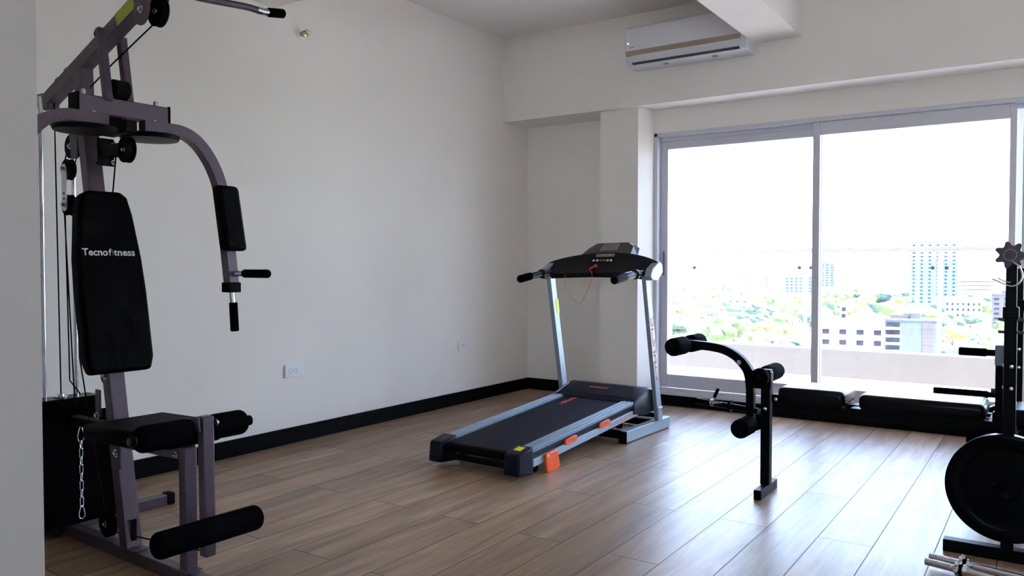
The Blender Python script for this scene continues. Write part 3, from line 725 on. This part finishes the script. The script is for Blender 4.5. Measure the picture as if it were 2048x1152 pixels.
# spring collars
def spring(name, loc, rz, label, handles=True):
    t = thing(name, loc, rz, label, 'spring collar')
    pts = [(0.004 * (k / 10), .0155 * math.cos(k * 2 * PI / 16), .0155 * math.sin(k * 2 * PI / 16)) for k in range(44)]
    MB().tube(pts, .0016, 8).build('coil', 'rod', t)
    if handles:
        MB().tube([(.004, .015, 0), (.012, .022, .028), (.020, .022, .055)], .0018, 8).build('lever', 'rod', t)
        MB().roller((.010, .022, .022), (.030, .022, .066), .008, .004).build('grip', 'foam', t)
        MB().tube([(.016, -.014, 0), (.034, -.016, .004), (.060, -.014, .008)], .0045, 8).build('lever', 'chrome', t)
    return t
spring('spring_collar', (2.372, yc, .395), 0, 'small chrome spring collar on the thin peg of the leg developer')
hc = thing('spring_collar', (3.60, 3.285, 1.04), 0, 'curved wire spring collar hanging from the star knob at the top of the rack post', 'spring collar')
MB().tube(smooth_path([(-.055, -.035, -.035), (-.02, -.038, -.052), (.005, -.04, -.060), (.025, -.04, -.050), (.034, -.035, -.025), (.026, -.03, .005), (.004, -.027, .026)], 6), .0028, 8).build('wire', 'rod', hc)
MB().tube(smooth_path([(-.040, -.02, -.032), (-.018, -.02, -.044), (0, -.022, -.048)], 5), .0024, 8).build('wire', 'rod', hc)
# ------------------------------------------------------------------ dumbbell bars
db = thing('dumbbell_bar', (3.378, 3.118, .030), math.radians(-11.5), 'chrome threaded dumbbell bar with star collars, the upper one beside the rack foot', 'dumbbell bar', 'threaded dumbbell bars on the floor')
th = MB(); pr = []; x = 0.
while x < .125:
    pr += [(x, .0105), (x + .0012, .0128), (x + .0030, .0128), (x + .0042, .0105)]; x += .0060
th.lathe((0, 0, 0), (1, 0, 0), [(0, .004)] + pr, 20).build('thread', 'chrome', db)
MB().cyl((.125, 0, 0), (.36, 0, 0), .0125).build('handle', 'chrome', db)
MB().lathe((.36, 0, 0), (1, 0, 0), [(t, r) for t, r in pr] + [(.13, .004)], 20).build('thread', 'chrome', db)
def starc(x, d):
    pts = []
    for k in range(48):
        a = 2 * PI * k / 48; r = .026 + .0045 * (1 if math.cos(6 * a) > 0 else -1); pts.append((x, r * math.cos(a), r * math.sin(a)))
    o = MB().prism(pts, (d * .012, 0, 0)).build('star_collar', 'chrome', db, .0015)
    MB().lathe((x + d * .012, 0, 0), (d, 0, 0), [(0, .019), (.003, .021), (.008, .021), (.010, .017)], 20).build('collar_rubber', 'rubber', o)
    MB().lathe((x + d * .022, 0, 0), (d, 0, 0), [(0, .020), (.004, .022), (.009, .016), (.012, .013)], 20).build('stop_ring', 'chrome', o)
starc(.098, 1); starc(.375, -1)
d2 = copy_tree(db); d2.location = (3.372, 3.055, .030); d2.rotation_euler.z = math.radians(-12.5)
d2['label'] = 'chrome threaded dumbbell bar with star collars, lower of the pair on the floor'

# ------------------------------------------------------------------ the city beyond, seen from high up
GZ = -39.0
M['ground'] = mat('pale_city_ground', (.40, .42, .34), .9, scale=.02, var=.22)
M['bw'] = mat('white_facade', (.70, .70, .70), .8, scale=.3, var=.03)
M['bg'] = mat('grey_facade', (.060, .062, .075), .8, scale=.3, var=.05)
M['bb'] = mat('bluish_facade', (.060, .075, .095), .8, scale=.3, var=.05)
M['bp'] = mat('pinkish_facade', (.065, .046, .052), .8, scale=.3, var=.05)
M['bwin'] = mat('far_window', (.012, .020, .040), .8, spec=.0, scale=.5, var=.2)
M['bdark'] = mat('dark_opening', (.022, .020, .028), .8, spec=.0, scale=.5, var=.2)
M['roofr'] = mat('red_tile_roof', (.10, .04, .03), .8, scale=2, var=.15)
M['leaf1'] = mat('bright_green_foliage', (.085, .115, .03), .8, scale=.9, var=.5, bump=1., bscale=1.2)
M['leaf2'] = mat('blue_green_foliage', (.030, .055, .036), .8, scale=.9, var=.5, bump=1., bscale=1.2)
M['leaf3'] = mat('yellow_green_foliage', (.125, .135, .03), .8, scale=.9, var=.5, bump=1., bscale=1.2)
M['bark'] = mat('tree_bark', (.10, .07, .05), .9, scale=2)
struct('ground_city', MB().box(-2600, 1500, 60, 5200, GZ - 1, GZ), 'ground')
def building(name, x, y, w, dep, top, label, body, cols=0, rows=0, ww=.5, wh=.45, z0=.08, z1=.96, winm='bwin', par=1.2, roof=None):
    phi = math.atan2(-(x - 3.727), y)
    t = thing(name, (x, y, GZ), phi, label, 'building')
    H = top - GZ
    MB().box(-w / 2, w / 2, 0, dep, 0, H).build('body', body, t, smooth=False)
    if roof is None: MB().box(-w / 2 - .2, w / 2 + .2, -.2, dep + .2, H - .05, H + par * .5).box(-w * .18, w * .12, dep * .3, dep * .6, H, H + par * 2.2).build('roof_parapet', body, t, smooth=False)
    else: MB().prism([(-w / 2 - .6, -.6, H), (w / 2 + .6, -.6, H), (w / 2 + .6, dep / 2, H + 2.4), (-w / 2 - .6, dep / 2, H + 2.4)], (0, 0, .25)).prism([(-w / 2 - .6, dep + .6, H), (w / 2 + .6, dep + .6, H), (w / 2 + .6, dep / 2, H + 2.4), (-w / 2 - .6, dep / 2, H + 2.4)], (0, 0, .25)).build('roof', roof, t, smooth=False)
    me = None
    if cols:
        cw = w / cols; rh = H * (z1 - z0) / rows
        for i in range(cols):
            for j in range(rows):
                if me is None:
                    o = MB().box(-cw * ww / 2, cw * ww / 2, -.12, .05, -rh * wh / 2, rh * wh / 2).build('window', winm, t, smooth=False); me = o.data
                else:
                    o = bpy.data.objects.new('window', me); C.objects.link(o); o.parent = t
                o.location = (-w / 2 + cw * (i + .5), 0, H * z0 + rh * (j + .5))
    return t
building('apartment_tower', -97.1, 900, 42.7, 30, 25, 'tall pale apartment tower with rows of small windows, the tallest one in the city view', 'bb', 6, 16, .34, .40, .03, .98)
building('office_building', -283.9, 1135.9, 47.7, 20, -12.9, 'wide bluish office block with rows of square windows on the horizon', 'bb', 8, 5, .6, .5, .1, .95)
building('apartment_tower', -280.2, 1259.5, 20.4, 16, 5.4, 'slim pale tower on the horizon just past the wide office block', 'bb', 3, 9, .6, .4, .2, .97)
wb = building('white_building', -65.8, 352.2, 26.3, 16, -22.6, 'low white flat-roofed building with small paired windows, below the centre door stile', 'bw', 4, 3, .42, .5, .10, .90, 'bdark')
MB().box(-4.5, -1.6, 3, 9, 16.4, 24.0).box(-12.5, -7.5, 4, 10, 16.4, 21.0).build('stair_tower', 'bw', wb, smooth=False)
MB().box(-3.9, -2.2, 2.85, 3.02, 21.0, 22.8).build('window', 'bdark', wb, smooth=False); MB().box(-3.9, -2.2, 2.85, 3.02, 18.2, 20.0).build('window', 'bdark', wb, smooth=False)
gb = building('grey_building', -40.2, 333.3, 19.6, 14, -19.7, 'light grey block with stacked balconies along one corner, close below the tower', 'bg', 0, 0)
for k in range(5):
    MB().box(-9.2, -4.6, -.15, .05, 5.0 + k * 2.9, 6.9 + k * 2.9).build('balcony_opening', 'bdark', gb, smooth=False)
    MB().box(-9.5, -4.4, -.9, .05, 4.2 + k * 2.9, 5.1 + k * 2.9).build('balcony', 'bw', gb, smooth=False)
    MB().box(3.0, 6.6, -.1, .05, 4.4 + k * 2.9, 7.2 + k * 2.9).build('wall_panel', 'bp', gb, smooth=False)
MB().box(-8, -3, 3, 6, 19.3, 21.3).box(-1, 1, 3, 5, 19.3, 22.0).build('roof_tank', 'bp', gb, smooth=False)
building('white_building', -49.4, 641.9, 22.9, 14, -22.2, 'small white block with columns of windows standing to the side of the tower base', 'bw', 7, 3, .4, .5, .2, .9)
building('long_building', -87.8, 1269.6, 48.4, 16, -17.0, 'long low pale building with dark bands on the horizon past the tower', 'bw', 1, 3, .95, .25, .2, .95)
building('pink_building', -21.2, 588.5, 16, 14, -17.2, 'pinkish block partly hidden behind the black rack post', 'bp', 3, 6, .5, .4, .1, .95)
building('villa', -210.3, 641.2, 17.1, 12, -25.1, 'white villa with a flat roof among the trees', 'bw', 3, 3, .5, .4, .2, .9)
building('distant_tower', -557, 1434, 15, 12, -12.3, 'small pale tower on the horizon near the door jamb', 'bb', 2, 5, .5, .4, .2, .9)
building('distant_tower', -445, 1389, 6.5, 8, -12.3, 'tiny thin pale tower on the horizon in the first door pane', 'bb', 1, 5, .5, .4, .2, .9)
building('distant_tower', -386, 1308, 8, 8, -12.2, 'tiny pale block on the horizon between the villa and the office block', 'bb', 1, 5, .5, .4, .2, .9)
building('red_roof_house', -80, 306, 9, 8, -31.5, 'house with a red tiled roof under the big dark tree', 'bw', 2, 1, .4, .4, .3, .8, roof='roofr')
building('red_roof_house', -95.7, 331.8, 8, 7, -30, 'house with a faded red roof beside the bushy trees in the first door pane', 'bp', 2, 1, .4, .4, .3, .8, roof='roofr')
rnd = random.Random(11)
def crown_mesh(seed, m, flat=.62):
    r = random.Random(seed); b = bmesh.new()
    for k in range(15):
        a = r.uniform(0, 2 * PI); q = r.uniform(0, .72) if k else 0; s = r.uniform(.30, .48)
        g = bmesh.ops.create_icosphere(b, subdivisions=2, radius=s)
        c = V((q * math.cos(a), q * math.sin(a), r.uniform(-.10, .34)))
        for v in g['verts']:
            v.co = c + V((v.co.x, v.co.y, v.co.z * flat)) * r.uniform(.86, 1.16)
    me = bpy.data.meshes.new('crown'); b.to_mesh(me); b.free(); me.materials.append(M[m]); return me
cms = [crown_mesh(1, 'leaf1'), crown_mesh(2, 'leaf2'), crown_mesh(3, 'leaf3'), crown_mesh(4, 'leaf1', .8), crown_mesh(5, 'leaf2', .5)]
tb_ = MB(); tb_.cyl((0, 0, 0), (0, 0, .8), .05, .03, 8)
for k in range(5):
    a = 2 * PI * k / 5 + .3; tb_.cyl((0, 0, .35), (.35 * math.cos(a), .35 * math.sin(a), .85), .025, .012, 6)
tmesh = tb_.build('trunk', 'bark'); tm_me = tmesh.data; bpy.data.objects.remove(tmesh)
def tree(x, y, R, H, k, label, group=None):
    t = thing('tree', (x, y, GZ), rnd.uniform(0, 6), label, 'tree', group)
    c = bpy.data.objects.new('crown', cms[k]); C.objects.link(c); c.parent = t; c.location = (0, 0, H - R * .55); c.scale = (R, R, R)
    u = bpy.data.objects.new('trunk', tm_me); C.objects.link(u); u.parent = t; u.scale = (R * .9, R * .9, H - R * .5)
tree(-76.5, 296, 7.0, 13, 1, 'dark spreading tree behind the red tiled roof, just before the centre door stile')
tree(-87.5, 300, 3.6, 13, 3, 'small tufted tree next to the dark spreading tree above the red roof')
tree(-99, 286, 8, 11.0, 1, 'bushy blue-green tree low behind the balcony wall under the foam rollers')
tree(-84.5, 285, 4.0, 10.5, 1, 'round blue-green shrubby tree between the foam rollers and the red-roofed house')
tree(-55, 300, 4.5, 12, 2, 'bright yellow-green tree at the foot of the low white building')
tree(-24, 292, 7.5, 13.5, 1, 'dark green tree just above the balcony wall beside the grey block')
tree(-11, 305, 8.0, 13.5, 4, 'dark green tree beside the black rack post, low over the balcony wall')
tree(-18.5, 318, 6.0, 12.5, 0, 'pale feathery tree at the balcony wall between the two dark green trees')
n = 0
spots = []
fixed = [(-76.5, 296, 7), (-87.5, 300, 4), (-99, 286, 8), (-84.5, 285, 4), (-55, 300, 4.5), (-24, 292, 7.5), (-11, 305, 8), (-18.5, 318, 6)]
blds = [(-97.1, 915, 34), (-283.9, 1146, 36), (-280.2, 1267, 18), (-65.8, 360, 21), (-40.2, 340, 15), (-49.4, 649, 18), (-87.8, 1278, 36), (-21.2, 595, 15), (-210.3, 647, 14), (-80, 310, 8), (-95.7, 335, 8), (-445, 1393, 8), (-386, 1312, 9)]
for y0, y1, num in ((285, 420, 24), (420, 600, 30), (600, 820, 34), (820, 1150, 34)):
    for k in range(num):
        for tries in range(40):
            y = rnd.uniform(y0, y1); fr_ = rnd.uniform(-.02, 1.02)
            x = 3.727 - y * (.428 + (.035 - .428) * fr_)
            if y < 330 and -75 < x < -28: continue
            r = rnd.uniform(6.0, 9.5) * (1 + .3 * (y > 600))
            if all(math.hypot(x - a, y - b) > c + r * 1.15 for a, b, c in blds) and all(math.hypot(x - a, y - b) > (c + r) * 1.12 for a, b, c in fixed + spots):
                spots.append((x, y, r)); break
for x, y, r in spots:
    tree(x, y, r, rnd.uniform(9, 14), rnd.choice((0, 0, 1, 2, 2, 3, 4)), 'leafy green tree among the many scattered over the city below', 'trees scattered over the city')

# thin haze hanging over the city
hz = bpy.data.materials.new('thin_haze'); hz.use_nodes = True; hn = hz.node_tree; hn.nodes.remove(hn.nodes['Principled BSDF'])
vs_ = hn.nodes.new('ShaderNodeVolumeScatter'); vs_.inputs['Density'].default_value = .000042; vs_.inputs['Color'].default_value = (.82, .92, 1, 1)
hn.links.new(vs_.outputs[0], hn.nodes['Material Output'].inputs['Volume'])
M['haze'] = hz
hb = MB().box(-1700, 500, 150, 2600, GZ + .2, 260).build('haze', 'haze', smooth=False); hb['kind'] = 'stuff'; hb['label'] = 'thin pale haze hanging over the distant city'; hb['category'] = 'haze'

# ------------------------------------------------------------------ light
w = bpy.data.worlds.new('daylight'); bpy.context.scene.world = w; w.use_nodes = True
nt = w.node_tree; bg = nt.nodes['Background']
tc = nt.nodes.new('ShaderNodeTexCoord'); sx = nt.nodes.new('ShaderNodeSeparateXYZ'); nt.links.new(tc.outputs['Generated'], sx.inputs[0])
rp = nt.nodes.new('ShaderNodeValToRGB'); nt.links.new(sx.outputs[2], rp.inputs['Fac'])
e = rp.color_ramp.elements; e[0].position = 0.; e[0].color = (.72, .86, 1., 1); e[1].position = .55; e[1].color = (.40, .59, 1., 1)
nt.links.new(rp.outputs['Color'], bg.inputs['Color']); bg.inputs['Strength'].default_value = 10.5
sun = bpy.data.lights.new('sun', 'SUN'); sun.energy = 52.0; sun.angle = math.radians(.6); sun.color = (1, .93, .84)
so = bpy.data.objects.new('sun', sun); C.objects.link(so)
so.rotation_euler = V((.52, -.12, .84)).to_track_quat('Z', 'Y').to_euler()

# ------------------------------------------------------------------ camera
cam = bpy.data.cameras.new('camera'); cam.sensor_width = 36; cam.lens = 1592 / 2048 * 36; cam.clip_end = 8000; cam.clip_start = .05
co = bpy.data.objects.new('camera', cam); C.objects.link(co)
co.location = (3.727, 0, 1.05); co.rotation_euler = (math.radians(90 - 1.59), 0, math.radians(34.3))
sc_ = bpy.context.scene; sc_.camera = co
sc_.view_settings.view_transform = 'Standard'; sc_.view_settings.look = 'None'; sc_.view_settings.gamma = 1; sc_.view_settings.exposure = .42
sc_.view_settings.use_curve_mapping = False
sc_.cycles.use_denoising = True; sc_.cycles.max_bounces = 10; sc_.cycles.diffuse_bounces = 6; sc_.cycles.transparent_max_bounces = 16
sc_.cycles.sample_clamp_indirect = 6
